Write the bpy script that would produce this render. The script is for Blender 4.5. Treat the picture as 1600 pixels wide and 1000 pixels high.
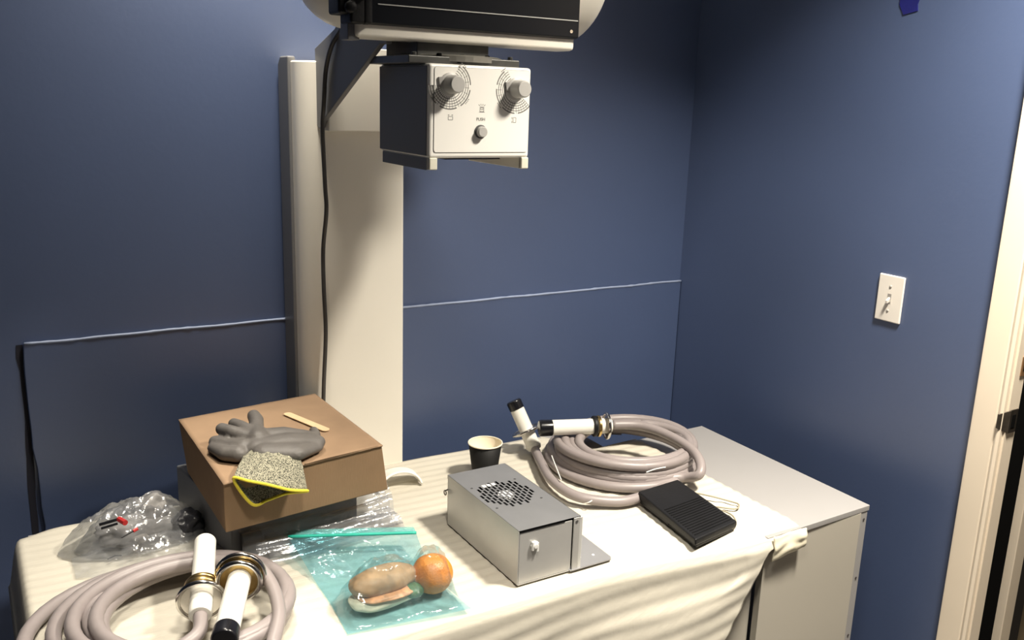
import bpy, bmesh, math, random
from mathutils import Vector, Matrix, noise
C = bpy.context.scene
for o in list(bpy.data.objects): bpy.data.objects.remove(o)
random.seed(4)
PI = math.pi

# ------------------------------------------------------------------ camera
H = 1.68
F, PITCH, ROLL, YAW = 1416.05, .241846, .0327539, .549896
cp, sp = math.cos(PITCH), math.sin(PITCH)
fw = Vector((math.sin(YAW)*cp, math.cos(YAW)*cp, -sp))
r0 = Vector((math.cos(YAW), -math.sin(YAW), 0)); u0 = r0.cross(fw)
cr = math.cos(ROLL)*r0 + math.sin(ROLL)*u0
cu = -math.sin(ROLL)*r0 + math.cos(ROLL)*u0
cam_d = bpy.data.cameras.new('camera'); cam = bpy.data.objects.new('camera', cam_d)
C.collection.objects.link(cam)
M = Matrix.Identity(4)
for i in range(3):
    M[i][0] = cr[i]; M[i][1] = cu[i]; M[i][2] = -fw[i]
M[2][3] = H
cam.matrix_world = M
cam_d.sensor_width = 36; cam_d.lens = F/1600*36; cam_d.clip_start = .05
C.camera = cam
# a pixel of the 1600x1000 photograph met with a real plane x=, y= or z=
def ray(px, py): return fw + (px-800)/F*cr - (py-500)/F*cu
def atx(px, py, X): d = ray(px, py)*(1.0); d = d*(X/d.x); return Vector((d.x, d.y, d.z+H))
def aty(px, py, Y): d = ray(px, py); d = d*(Y/d.y); return Vector((d.x, d.y, d.z+H))
def atz(px, py, Z): d = ray(px, py); d = d*((Z-H)/d.z); return Vector((d.x, d.y, d.z+H))

# ------------------------------------------------------------------ world, exposure
w = bpy.data.worlds.new('world'); C.world = w; w.use_nodes = True
bg = w.node_tree.nodes['Background']; bg.inputs[0].default_value = (.6, .65, .8, 1); bg.inputs[1].default_value = .02
vs = C.view_settings
vs.view_transform = 'Standard'; vs.look = 'None'; vs.gamma = 1; vs.use_curve_mapping = False; vs.exposure = 0
LZ = 2.615
CANS = [(.60, 1.80, 14, 110, 'round recessed ceiling lamp nearest the column'), (1.52, .72, 56, 118, 'round recessed ceiling lamp nearest the door'),
        (.38, .50, 17, 86, 'added unseen fill lamp over the left front of the table')]  # unseen lamp, added to fill the shade on the table
def area(name, loc, size, power, col, rot=(0, 0, 0)):
    l = bpy.data.lights.new(name, 'AREA'); l.shape = 'RECTANGLE'; l.size = size[0]; l.size_y = size[1]
    l.energy = power; l.color = col
    o = bpy.data.objects.new(name, l); o.location = loc; o.rotation_euler = rot; C.collection.objects.link(o); return o
for x_, y_, pw_, sp__, _ in CANS:
    tl = area('can_light', (x_, y_, LZ), (.26, .26), pw_, (1, .92, .79)); tl.data.shape = 'DISK'; tl.data.spread = math.radians(sp__)

# ------------------------------------------------------------------ materials
MATS = {}
def mat(name, col, rough=.5, metal=0, var=.04, vscale=12, bump=0, bscale=60, spec=.5, aniso=None, coat=0):
    if name in MATS: return MATS[name]
    m = bpy.data.materials.new(name); m.use_nodes = True; nt = m.node_tree; b = nt.nodes['Principled BSDF']
    tc = nt.nodes.new('ShaderNodeTexCoord')
    n = nt.nodes.new('ShaderNodeTexNoise'); n.inputs['Scale'].default_value = vscale; n.inputs['Detail'].default_value = 4
    nt.links.new(tc.outputs['Object'], n.inputs['Vector'])
    rp = nt.nodes.new('ShaderNodeValToRGB')
    rp.color_ramp.elements[0].position = .3; rp.color_ramp.elements[1].position = .7
    rp.color_ramp.elements[0].color = tuple(max(0, c*(1-var)) for c in col)+(1,)
    rp.color_ramp.elements[1].color = tuple(min(1, c*(1+var)) for c in col)+(1,)
    nt.links.new(n.outputs['Fac'], rp.inputs['Fac']); nt.links.new(rp.outputs['Color'], b.inputs['Base Color'])
    b.inputs['Roughness'].default_value = rough; b.inputs['Metallic'].default_value = metal
    b.inputs['Specular IOR Level'].default_value = spec; b.inputs['Coat Weight'].default_value = coat
    if bump:
        n2 = nt.nodes.new('ShaderNodeTexNoise'); n2.inputs['Scale'].default_value = bscale; n2.inputs['Detail'].default_value = 3
        if aniso:
            mp = nt.nodes.new('ShaderNodeMapping'); mp.inputs['Scale'].default_value = aniso
            nt.links.new(tc.outputs['Object'], mp.inputs['Vector']); nt.links.new(mp.outputs['Vector'], n2.inputs['Vector'])
        else: nt.links.new(tc.outputs['Object'], n2.inputs['Vector'])
        bp = nt.nodes.new('ShaderNodeBump'); bp.inputs['Strength'].default_value = bump; bp.inputs['Distance'].default_value = .004
        nt.links.new(n2.outputs['Fac'], bp.inputs['Height']); nt.links.new(bp.outputs['Normal'], b.inputs['Normal'])
    MATS[name] = m; return m
def plastic_film(name, tint, opac, difcol, gloss=.5, rough=.12):
    m = bpy.data.materials.new(name); m.use_nodes = True; nt = m.node_tree; nt.nodes.clear()
    out = nt.nodes.new('ShaderNodeOutputMaterial')
    tr = nt.nodes.new('ShaderNodeBsdfTransparent'); tr.inputs[0].default_value = tint+(1,)
    df = nt.nodes.new('ShaderNodeBsdfDiffuse'); df.inputs[0].default_value = difcol+(1,)
    gl = nt.nodes.new('ShaderNodeBsdfGlossy'); gl.inputs['Roughness'].default_value = rough; gl.inputs[0].default_value = (1, 1, 1, 1)
    tc = nt.nodes.new('ShaderNodeTexCoord')
    n = nt.nodes.new('ShaderNodeTexNoise'); n.inputs['Scale'].default_value = 22; n.inputs['Detail'].default_value = 3; n.inputs['Distortion'].default_value = 1.5
    nt.links.new(tc.outputs['Object'], n.inputs['Vector'])
    mr = nt.nodes.new('ShaderNodeMapRange'); mr.inputs[1].default_value = .3; mr.inputs[2].default_value = .75
    mr.inputs[3].default_value = opac*.55; mr.inputs[4].default_value = min(1, opac*1.5)
    nt.links.new(n.outputs['Fac'], mr.inputs[0])
    m1 = nt.nodes.new('ShaderNodeMixShader'); nt.links.new(mr.outputs[0], m1.inputs[0]); nt.links.new(tr.outputs[0], m1.inputs[1]); nt.links.new(df.outputs[0], m1.inputs[2])
    bp = nt.nodes.new('ShaderNodeBump'); bp.inputs['Strength'].default_value = .35; bp.inputs['Distance'].default_value = .01
    nt.links.new(n.outputs['Fac'], bp.inputs['Height']); nt.links.new(bp.outputs[0], gl.inputs['Normal'])
    fr = nt.nodes.new('ShaderNodeFresnel'); fr.inputs[0].default_value = 1.5
    ml = nt.nodes.new('ShaderNodeMath'); ml.operation = 'MULTIPLY_ADD'; ml.inputs[1].default_value = gloss; ml.inputs[2].default_value = .035
    nt.links.new(fr.outputs[0], ml.inputs[0])
    m2 = nt.nodes.new('ShaderNodeMixShader'); nt.links.new(ml.outputs[0], m2.inputs[0]); nt.links.new(m1.outputs[0], m2.inputs[1]); nt.links.new(gl.outputs[0], m2.inputs[2])
    nt.links.new(m2.outputs[0], out.inputs[0]); return m
def speckle(name, c1, c2, scale):
    m = bpy.data.materials.new(name); m.use_nodes = True; nt = m.node_tree; b = nt.nodes['Principled BSDF']
    tc = nt.nodes.new('ShaderNodeTexCoord'); v = nt.nodes.new('ShaderNodeTexVoronoi'); v.inputs['Scale'].default_value = scale
    nt.links.new(tc.outputs['Object'], v.inputs['Vector'])
    s = nt.nodes.new('ShaderNodeSeparateColor'); nt.links.new(v.outputs['Color'], s.inputs[0])
    rp = nt.nodes.new('ShaderNodeValToRGB'); rp.color_ramp.elements[0].position = .35; rp.color_ramp.elements[1].position = .6
    rp.color_ramp.elements[0].color = c1+(1,); rp.color_ramp.elements[1].color = c2+(1,)
    nt.links.new(s.outputs[0], rp.inputs[0]); nt.links.new(rp.outputs[0], b.inputs['Base Color'])
    bp = nt.nodes.new('ShaderNodeBump'); bp.inputs['Strength'].default_value = .6; bp.inputs['Distance'].default_value = .001
    nt.links.new(v.outputs['Distance'], bp.inputs['Height']); nt.links.new(bp.outputs[0], b.inputs['Normal'])
    b.inputs['Roughness'].default_value = .9; return m

WALL = mat('blue_wall_paint', (.056, .086, .180), .46, 0, .035, 3, .05, 90, 1.0)
CEIL = mat('ceiling_paint', (.30, .29, .27), .9)
WALL.node_tree.nodes['Principled BSDF'].inputs['IOR'].default_value = 1.6
FLOOR = mat('grey_vinyl_floor', (.10, .095, .09), .5, 0, .1, 6)
TRIMW = mat('cream_trim_paint', (.76, .66, .53), .4, 0, .02, 5)
ENAM = mat('white_enamel', (.84, .80, .71), .38, 0, .015, 6)
ENAMG = mat('grey_enamel', (.16, .16, .165), .45, 0, .03, 6)
PANEL = mat('white_face_plate', (.92, .90, .85), .35, 0, .01, 6)
BLACK = mat('black_gloss_panel', (.008, .009, .012), .28, 0, .1, 8, spec=.3)
BLKP = mat('black_plastic', (.008, .008, .009), .5, 0, .15, 20, .1, 200, .28)
GUN = mat('gunmetal', (.10, .10, .095), .4, .6, .15, 30)
LAM = mat('white_laminate', (.32, .31, .305), .4, 0, .02, 4)
LAM2 = mat('warm_white_laminate', (.44, .41, .35), .45, 0, .02, 4)
FOAM = mat('white_packing_foam', (.565, .53, .45), .75, 0, .03, 9, .25, 25, .3, aniso=(1, 9, 1))
CARD = mat('brown_cardboard', (.265, .172, .100), .85, 0, .07, 14, .12, 60, .2, aniso=(8, 1, 1))
CARDE = mat('cardboard_flap', (.285, .185, .110), .85, 0, .07, 20)
ZINC = mat('zinc_plated_steel', (.52, .515, .50), .36, .5, .06, 10, .05, 40)
ZINCD = mat('brushed_zinc_top', (.42, .42, .42), .42, .75, .05, 14)
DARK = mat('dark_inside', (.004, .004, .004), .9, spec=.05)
HUB = mat('fan_hub_sticker', (.80, .80, .80), .4)
CABLE = mat('grey_cable_jacket', (.27, .235, .23), .42, 0, .05, 18)
CERAM = mat('white_terminal', (.82, .80, .73), .4, 0, .02, 10)
BRASS = mat('brass', (.62, .44, .18), .28, 1, .1, 30)
CHROME = mat('chrome', (.62, .60, .57), .15, 1, .05, 30)
CAPB = mat('black_rubber_cap', (.008, .008, .010), .22, 0, .1, 10)
NITR = mat('grey_nitrile', (.105, .096, .088), .55, 0, .12, 30, .15, 150)
KNIT = speckle('speckled_knit', (.04, .04, .03), (.40, .38, .28), 900)
YELL = mat('yellow_hem', (.80, .66, .05), .8, 0, .1, 120, .3, 300)
WOOD = mat('pale_birch', (.68, .50, .30), .6, 0, .08, 30)
CUPB = mat('black_paper', (.007, .007, .007), .6, spec=.25)
CUPI = mat('cream_paper', (.86, .78, .62), .6)
ORNG = mat('orange_peel', (.82, .25, .035), .4, 0, .08, 20, .3, 220)
BUN = mat('bread_crust', (.44, .23, .115), .6, 0, .25, 25)
BREAD = mat('bread_crumb', (.82, .70, .54), .85, 0, .1, 40, .3, 120)
LEAF = mat('lettuce', (.07, .12, .045), .5, 0, .4, 60)
GREYC = mat('grey_case_paint', (.16, .165, .18), .5, 0, .05, 6)
TAPE = mat('blue_masking_tape', (.008, .010, .14), .6, 0, .2, 30)
PRINT = mat('grey_print', (.17, .165, .155), .6)
KNOB = mat('knob_grey', (.48, .47, .45), .4)
RED = mat('red_plastic', (.45, .03, .03), .4)
HALL = mat('hall_unlit_dark', (.013, .011, .010), .7)  # near-black colour carries the shade of the unlit hallway
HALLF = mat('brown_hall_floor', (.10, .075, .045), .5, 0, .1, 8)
STEELD = mat('dark_bronze_latch', (.10, .085, .07), .35, .8, .2, 60)
ZIPW = mat('white_nylon', (.80, .78, .72), .5)
THIN = mat('thin_grey_cable', (.30, .27, .20), .5)
CLEAR = plastic_film('clear_polythene', (.93, .94, .95), .16, (.45, .46, .48), .55, .12)
FILM = plastic_film('clear_wrap', (.85, .86, .88), .20, (.40, .41, .43), .35, .18)
BLUEF = plastic_film('blue_bag_film', (.66, .85, .91), .15, (.26, .48, .56), .3, .15)
BLUET = plastic_film('blue_bag_film_front', (.85, .95, .96), .07, (.36, .60, .63), .42, .10)
ZIPG = mat('green_zip_strip', (.02, .42, .32), .4)
DIFF = bpy.data.materials.new('lamp_diffuser'); DIFF.use_nodes = True
_b = DIFF.node_tree.nodes['Principled BSDF']; _b.inputs['Emission Color'].default_value = (1, .95, .87, 1); _b.inputs['Emission Strength'].default_value = 4

# ------------------------------------------------------------------ helpers
def root(name, label, cat, loc, group=None):
    o = bpy.data.objects.new(name, None); C.collection.objects.link(o); o.location = loc; o.empty_display_size = .05
    o['label'] = label; o['category'] = cat
    if group: o['group'] = group
    return o
def worigin(p):
    v = Vector((0, 0, 0))
    while p: v += p.location; p = p.parent
    return v
def obj(name, bm, m, parent=None, smooth=False, bevel=0, label=None, cat=None, kind=None, group=None, seg=2, weld=False):
    if weld: bmesh.ops.remove_doubles(bm, verts=bm.verts, dist=1e-5)
    bmesh.ops.recalc_face_normals(bm, faces=bm.faces)
    vs_ = [v.co for v in bm.verts]
    if parent is not None: org = worigin(parent)
    else: org = Vector(((min(v.x for v in vs_)+max(v.x for v in vs_))/2, (min(v.y for v in vs_)+max(v.y for v in vs_))/2, min(v.z for v in vs_)))
    for v in bm.verts: v.co -= org
    me = bpy.data.meshes.new(name); bm.to_mesh(me); bm.free()
    if isinstance(m, (list, tuple)):
        for q in m: me.materials.append(q)
    else: me.materials.append(m)
    if smooth:
        for p in me.polygons: p.use_smooth = True
    o = bpy.data.objects.new(name, me); C.collection.objects.link(o)
    if parent is not None: o.parent = parent
    else: o.location = org
    if bevel:
        b = o.modifiers.new('bevel', 'BEVEL'); b.width = bevel; b.segments = seg; b.limit_method = 'ANGLE'; b.angle_limit = math.radians(40)
        for p in me.polygons: p.use_smooth = True
        wn = o.modifiers.new('wn', 'WEIGHTED_NORMAL')
    if label: o['label'] = label
    if cat: o['category'] = cat
    if kind: o['kind'] = kind
    if group: o['group'] = group
    return o
def new(): return bmesh.new()
def box(bm, x0, x1, y0, y1, z0, z1):
    vs_ = [bm.verts.new((x, y, z)) for z in (z0, z1) for x, y in ((x0, y0), (x1, y0), (x1, y1), (x0, y1))]
    for f in ((0, 1, 2, 3), (4, 5, 6, 7), (0, 1, 5, 4), (1, 2, 6, 5), (2, 3, 7, 6), (3, 0, 4, 7)): bm.faces.new([vs_[i] for i in f])
    return bm
def B(*a): return box(new(), *a)
def hexa(bm, bot, top):
    vs_ = [bm.verts.new(p) for p in list(bot)+list(top)]; n = len(bot)
    bm.faces.new(vs_[:n]); bm.faces.new(vs_[n:])
    for i in range(n): bm.faces.new((vs_[i], vs_[(i+1) % n], vs_[n+(i+1) % n], vs_[n+i]))
    return bm
def prism(bm, poly, axis, a, b):
    def P(u, v, t): return {'x': (t, u, v), 'y': (u, t, v), 'z': (u, v, t)}[axis]
    return hexa(bm, [P(u, v, a) for u, v in poly], [P(u, v, b) for u, v in poly])
def frame(d):
    d = d.normalized(); a = Vector((0, 0, 1)) if abs(d.z) < .9 else Vector((1, 0, 0))
    u = d.cross(a).normalized(); return u, d.cross(u).normalized()
def tube(bm, pts, r, seg=12, closed=False, caps=True):
    pts = [Vector(p) for p in pts]; n = len(pts); rings = []; u = None
    for i, p in enumerate(pts):
        if closed: d = (pts[(i+1) % n]-pts[i-1])
        else: d = pts[min(i+1, n-1)]-pts[max(i-1, 0)]
        d.normalize()
        if u is None: u, v = frame(d)
        else:
            u = (u-d*u.dot(d)).normalized(); v = d.cross(u)
        rr = r[i] if isinstance(r, (list, tuple)) else r
        rings.append([bm.verts.new(p+rr*(math.cos(2*PI*k/seg)*u+math.sin(2*PI*k/seg)*v)) for k in range(seg)])
    for i in range(n if closed else n-1):
        a, b = rings[i], rings[(i+1) % n]
        for k in range(seg): bm.faces.new((a[k], a[(k+1) % seg], b[(k+1) % seg], b[k]))
    if caps and not closed: bm.faces.new(rings[0]); bm.faces.new(rings[-1])
    return bm
def lathe(bm, prof, org, axis, seg=32, caps=True):
    org = Vector(org); d = Vector(axis).normalized(); u, v = frame(d); rings = []
    for r, h in prof:
        r = max(r, 1e-5)
        rings.append([bm.verts.new(org+d*h+r*(math.cos(2*PI*k/seg)*u+math.sin(2*PI*k/seg)*v)) for k in range(seg)])
    for a, b in zip(rings, rings[1:]):
        for k in range(seg): bm.faces.new((a[k], a[(k+1) % seg], b[(k+1) % seg], b[k]))
    if caps: bm.faces.new(rings[0]); bm.faces.new(rings[-1])
    return bm
def spline(pts, n=8):
    pts = [Vector(p) for p in pts]; out = []
    for i in range(len(pts)-1):
        p0 = pts[max(i-1, 0)]; p1 = pts[i]; p2 = pts[i+1]; p3 = pts[min(i+2, len(pts)-1)]
        for k in range(n):
            t = k/n; out.append(.5*((2*p1)+(p2-p0)*t+(2*p0-5*p1+4*p2-p3)*t*t+(3*p1-p0-3*p2+p3)*t**3))
    out.append(pts[-1]); return out
def grid(bm, f, nu, nv):
    g = [[bm.verts.new(f(i/nu, j/nv)) for j in range(nv+1)] for i in range(nu+1)]
    for i in range(nu):
        for j in range(nv): bm.faces.new((g[i][j], g[i+1][j], g[i+1][j+1], g[i][j+1]))
    return bm
def blob(bm, chain, zs=1.0, sub=2):
    """overlapping spheres along a chain of (point, radius), later fused by a voxel remesh"""
    for (p, r), (q, s) in zip(chain, chain[1:]):
        p = Vector(p); q = Vector(q); n = max(2, int((q-p).length/(min(r, s)*.35)))
        for k in range(n+1):
            t = k/n; c = p.lerp(q, t); rr = r+(s-r)*t
            bmesh.ops.create_icosphere(bm, subdivisions=sub, radius=rr, matrix=Matrix.Translation(c) @ Matrix.Diagonal((1, 1, zs, 1)))
def remesh(o, vox, it=6):
    m = o.modifiers.new('remesh', 'REMESH'); m.mode = 'VOXEL'; m.voxel_size = vox; m.use_smooth_shade = True
    s = o.modifiers.new('smooth', 'SMOOTH'); s.factor = .5; s.iterations = it
def solid(o, t, off=-1):
    s = o.modifiers.new('solid', 'SOLIDIFY'); s.thickness = t; s.offset = off

# ------------------------------------------------------------------ room shell
XR, YB, XL, YF, ZC = 1.931, 2.138, -1.7, -1.3, 2.66
obj('floor', B(XL-.1, XR+.1, YF-.1, YB+.1, -.1, 0), FLOOR, kind='structure')
obj('ceiling', B(XL-.1, XR+.1, YF-.1, YB+.1, ZC, ZC+.1), CEIL, kind='structure')
wb = obj('wall_back', B(XL-.1, XR+.1, YB, YB+.1, 0, ZC), WALL, kind='structure')
obj('wall_left', B(XL-.1, XL, YF, YB, 0, ZC), WALL, kind='structure')
obj('wall_front', B(XL-.1, XR+.1, YF-.1, YF, 0, ZC), WALL, kind='structure')
DY0, DY1, DZ = .22, 1.045, 2.08
bm = new(); box(bm, XR, XR+.11, DY1+.022, YB, 0, ZC); box(bm, XR, XR+.11, YF, DY0-.006, 0, ZC); box(bm, XR, XR+.11, DY0-.006, DY1+.022, DZ, ZC)
obj('wall_right', bm, WALL, kind='structure')
# the patched-in lower wallboard: a little proud, ragged cut edges
bm = new(); xs = []; N = 60
top = [(.082+(XR-.002-.082)*i/N, 1.133+.0018*noise.noise(Vector((i*.9, 0, 0)))-.003*i/N) for i in range(N+1)]
left = [(.083+.006*noise.noise(Vector((0, j*.7, 3)))+.004*math.sin(j*.5), 1.13*j/24) for j in range(24)]
poly = left+top+[(XR-.002, 0)]
prism(bm, poly, 'y', YB-.009, YB-.0003)
o = obj('drywall_panel', bm, WALL, wb, bevel=.003)
o['label'] = 'proud lower wallboard patch with ragged painted edge'
bm = new()
def ridge(i):
    x = .085+(XR-.003-.085)*i/120
    return (x, YB-.0075+.0012*noise.noise(Vector((x*20, 1, 0))), 1.1325+.0022*noise.noise(Vector((x*9, 0, 0)))-.003*i/120)
tube(bm, [ridge(i) for i in range(121)], [.0034+.0016*noise.noise(Vector((i*.8, 5, 5))) for i in range(121)], 8)
obj('lit_edge_ridge', bm, mat('painted_edge_light', (.26, .31, .44), .5), wb, smooth=True)  # pale colour stands in for light caught by the board's top edge
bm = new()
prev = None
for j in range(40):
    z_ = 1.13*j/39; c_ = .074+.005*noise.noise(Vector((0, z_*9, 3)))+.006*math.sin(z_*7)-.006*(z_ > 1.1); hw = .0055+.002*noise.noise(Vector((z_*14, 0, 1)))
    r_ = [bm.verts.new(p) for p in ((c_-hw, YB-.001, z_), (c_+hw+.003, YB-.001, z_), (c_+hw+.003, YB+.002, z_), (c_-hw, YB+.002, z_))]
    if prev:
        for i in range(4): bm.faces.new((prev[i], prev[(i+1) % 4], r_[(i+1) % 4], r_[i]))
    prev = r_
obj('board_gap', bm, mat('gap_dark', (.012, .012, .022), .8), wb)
# door 1: casing, jamb, hallway behind
d1 = bpy.data.objects.new('door_1', None); C.collection.objects.link(d1); d1.location = (XR, DY1, 0); d1['kind'] = 'structure'
def casing(y0, y1, inner):
    bm = new()
    s = 1 if inner == y0 else -1; w_ = abs(y1-y0)
    prof = [(0, 0), (0, -.013), (.006, -.016), (.010, -.0145), (.013, -.012), (.017, -.015), (.058, -.019), (w_, -.019), (w_, 0)]
    poly = [(XR+dx, inner+s*dy) for dy, dx in prof]
    prism(bm, poly, 'z', 0, DZ+.065); return bm
obj('door_casing', casing(1.0475, 1.1135, 1.0475), TRIMW, d1, bevel=.001)
obj('door_casing', casing(.15, .217, .217), TRIMW, d1, bevel=.001)
obj('door_head_casing', B(XR-.018, XR, .21, 1.05, DZ, DZ+.065), TRIMW, d1, bevel=.002)
obj('door_jamb', B(XR-.002, XR+.036, DY1-.002, DY1+.021, 0, DZ), TRIMW, d1)
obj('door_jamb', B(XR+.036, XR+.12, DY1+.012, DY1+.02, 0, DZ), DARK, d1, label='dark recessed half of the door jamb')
obj('door_jamb', B(XR-.002, XR+.12, DY0-.005, DY0+.002, 0, DZ), TRIMW, d1)
obj('door_jamb_head', B(XR-.002, XR+.12, DY0, DY1, DZ-.004, DZ), TRIMW, d1)
# strike plate folded round the jamb edge
bm = new(); z0, z1 = 1.68-.690, 1.68-.636
box(bm, XR+.002, XR+.031, 1.0395, 1.0425, z0, z1)
pl = obj('strike_plate', bm, STEELD, d1, bevel=.0008, label='dark bronze strike plate')
bm = new(); hexa(bm, [(XR-.022, 1.053, z0+.012), (XR+.004, 1.0395, z0), (XR+.004, 1.042, z0), (XR-.0205, 1.056, z0+.012)], [(XR-.022, 1.053, z1-.010), (XR+.004, 1.0395, z1), (XR+.004, 1.042, z1), (XR-.0205, 1.056, z1-.010)])
obj('strike_lip', bm, STEELD, pl, bevel=.0006)
obj('latch_hole', B(XR+.009, XR+.023, 1.0388, 1.0397, z0+.012, z1-.012), DARK, pl)
bm = B(XR+.016, XR+.035, 1.0405, 1.0425, 1.68-.560, 1.68-.515)
pl = obj('deadbolt_plate', bm, mat('brown_brass', (.30, .17, .08), .4, .5), d1, bevel=.0006)
obj('latch_hole', B(XR+.022, XR+.034, 1.0398, 1.0407, 1.68-.548, 1.68-.527), DARK, pl)
# hallway
XH = 2.47
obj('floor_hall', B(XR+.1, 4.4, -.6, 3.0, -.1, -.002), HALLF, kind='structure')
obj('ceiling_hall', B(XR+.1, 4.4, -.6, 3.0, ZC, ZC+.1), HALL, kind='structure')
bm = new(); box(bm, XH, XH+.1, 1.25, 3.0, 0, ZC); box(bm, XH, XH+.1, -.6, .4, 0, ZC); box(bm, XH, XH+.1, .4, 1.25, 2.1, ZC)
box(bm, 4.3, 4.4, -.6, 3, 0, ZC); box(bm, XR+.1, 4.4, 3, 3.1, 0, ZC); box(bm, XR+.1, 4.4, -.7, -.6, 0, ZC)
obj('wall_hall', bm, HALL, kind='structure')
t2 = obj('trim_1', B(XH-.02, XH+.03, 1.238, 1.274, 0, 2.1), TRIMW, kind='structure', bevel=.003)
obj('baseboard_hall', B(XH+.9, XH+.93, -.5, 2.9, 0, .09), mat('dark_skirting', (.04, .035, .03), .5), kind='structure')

# ceiling lamps, out of frame; the last one is an added fill
for x_, y_, _, _, lab in CANS:
    t = root('ceiling_lamp', lab, 'ceiling lamp', (x_, y_, ZC))
    obj('trim_ring', lathe(new(), [(.130, 0), (.130, .030), (.140, .040), (.160, .044), (.160, .036), (.145, .0)], (x_, y_, ZC-.001), (0, 0, -1), 40, caps=False), TRIMW, t, smooth=True)
    obj('lens', lathe(new(), [(.128, .002), (.128, .008)], (x_, y_, ZC), (0, 0, -1), 32), DIFF, t)

# light switch on the right wall
sx = XR; yc, zc = 1.3745, 1.68-.452
t = root('light_switch', 'white toggle light switch plate on the right blue wall', 'light switch', (sx, yc, zc-.058))
obj('plate', B(sx-.006, sx, yc-.036, yc+.036, zc-.058, zc+.058), mat('switch_ivory', (.80, .75, .68), .35), t, bevel=.003)
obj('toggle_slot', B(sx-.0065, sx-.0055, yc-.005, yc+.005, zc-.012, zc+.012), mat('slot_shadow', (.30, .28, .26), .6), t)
bm = new(); hexa(bm, [(sx-.006, yc-.0035, zc-.008), (sx-.016, yc-.003, zc-.011), (sx-.016, yc+.003, zc-.011), (sx-.006, yc+.0035, zc-.008)],
     [(sx-.006, yc-.0035, zc+.004), (sx-.016, yc-.003, zc-.004), (sx-.016, yc+.003, zc-.004), (sx-.006, yc+.0035, zc+.004)])
obj('toggle', bm, mat('toggle_grey', (.55, .52, .48), .35), t, bevel=.0008)
for s in (-1, 1):
    sc = obj('screw', lathe(new(), [(.0035, 0), (.0035, .001), (.002, .0017)], (sx-.006, yc, zc+s*.030), (-1, 0, 0), 14), mat('screw_head', (.45, .42, .38), .4), t, smooth=True)

# strip of blue tape on the right wall, top
bm = new()
tp = [(1.455, 1.68+.262), (1.455, 1.68+.238), (1.441, 1.68+.214), (1.404, 1.68+.221), (1.4065, 1.68+.236), (1.398, 1.68+.262), (1.392, 1.72+.29), (1.452, 1.72+.30)]
prism(bm, tp, 'x', XR-.0022, XR-.0004)
obj('masking_tape', bm, TAPE, label='torn dark blue tape strip high on the right wall', cat='tape')

# ------------------------------------------------------------------ x-ray stand
st = root('x_ray_stand', 'white x-ray column stand with tube head and collimator box against back wall', 'x-ray machine', (.78, 2.03, 0))
def rrect(x0, x1, y0, y1, rfl, rfr, n=8):
    pts = []
    for i in range(n+1):
        a = PI+PI/2*i/n; pts.append((x0+rfl+rfl*math.cos(a), y0+rfl+rfl*math.sin(a)))
    for i in range(n+1):
        a = 1.5*PI+PI/2*i/n; pts.append((x1-rfr+rfr*math.cos(a), y0+rfr+rfr*math.sin(a)))
    pts += [(x1, y1), (x0, y1)]; return pts
bm = new(); prism(bm, rrect(.658, .902, 1.979, 2.125, .055, .008), 'z', 0, 1.742)
col_o = obj('column', bm, ENAM, st, bevel=.004)
# chamfered back rail
bm = new(); prism(bm, [(2.055, 0), (2.1285, 0), (2.1285, 1.735), (2.112, 1.752), (2.055, 1.752)], 'x', .651, .67)
obj('side_rail', bm, ENAMG, st, bevel=.004)
bm = new(); prism(bm, rrect(.704, .938, 1.944, 1.985, .004, .02), 'z', 1.68-.087, 1.772)
obj('carriage', bm, ENAM, st, bevel=.002)
# dark gusset arm reaching out to the tube head
gp = [(1.99, 1.768), (1.868, 1.803), (1.77, 1.86), (1.60, 1.86), (1.60, 1.766), (1.632, 1.766), (1.953, 1.612), (1.962, 1.599), (1.975, 1.597), (1.985, 1.603)]
bm = new(); prism(bm, gp, 'x', .692, .704)
obj('support_arm', bm, ENAMG, st, bevel=.002)
obj('arm_beam', B(.704, .90, 1.60, 1.83, 1.778, 1.85), ENAM, st, bevel=.004)
# hose on the column
cpts = [aty(548, 20, 1.80), aty(532, 48, 1.84), atx(518, 72, .684), atx(509, 110, .684), atx(506, 160, .684), aty(504, 205, 1.93), aty(508, 290, 1.935), aty(510, 330, 1.94), aty(505, 390, 1.965), aty(506, 450, 1.965), aty(509, 520, 1.966), aty(506, 600, 1.968), aty(505, 660, 1.968)]
bm = new(); tube(bm, spline(cpts, 8), .0048, 10)
obj('hose', bm, mat('dark_grey_hose', (.07, .065, .06), .45), st, smooth=True)
# tube housing (axis along x); KT sets how far it stands from the lens, everything in it in true size
KT = 1.0775
def kx(v): return v*KT
def kz(v): return H+(v-H)*KT
ty, tz, tr = kx(1.60), kz(1.68+.106+.148), .148*KT
prof = [(0, 0)]
for i in range(1, 9):
    a = PI/2*i/8; prof.append((tr-.10+.10*math.sin(a), .10-.10*math.cos(a)))
X0, X1 = .574, 1.198
L = X1-X0
for i in range(0, 8):
    a = PI/2*i/8; prof.append((tr-.07+.07*math.cos(a), L-.045+.045*math.sin(a)))
prof += [(tr-.07, L), (0, L)]
hs = obj('tube_housing', lathe(new(), prof, (X0, ty, tz), (1, 0, 0), 56, caps=False), ENAM, st, smooth=True, weld=True)
bm = new()
prism(bm, [(kx(1.43), kz(1.764)), (kx(1.485), kz(1.764)), (kx(1.50), kz(2.07)), (kx(1.47), kz(2.07)), (kx(1.43), kz(2.04))], 'x', kx(.566), kx(.992))
cv = obj('front_cover', bm, ENAM, hs, bevel=.007)
bm = new(); prism(bm, [(kx(1.421), kz(1.787)), (kx(1.431), kz(1.784)), (kx(1.431), kz(2.03)), (kx(1.421), kz(2.03))], 'x', kx(.572), kx(.994))
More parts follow.
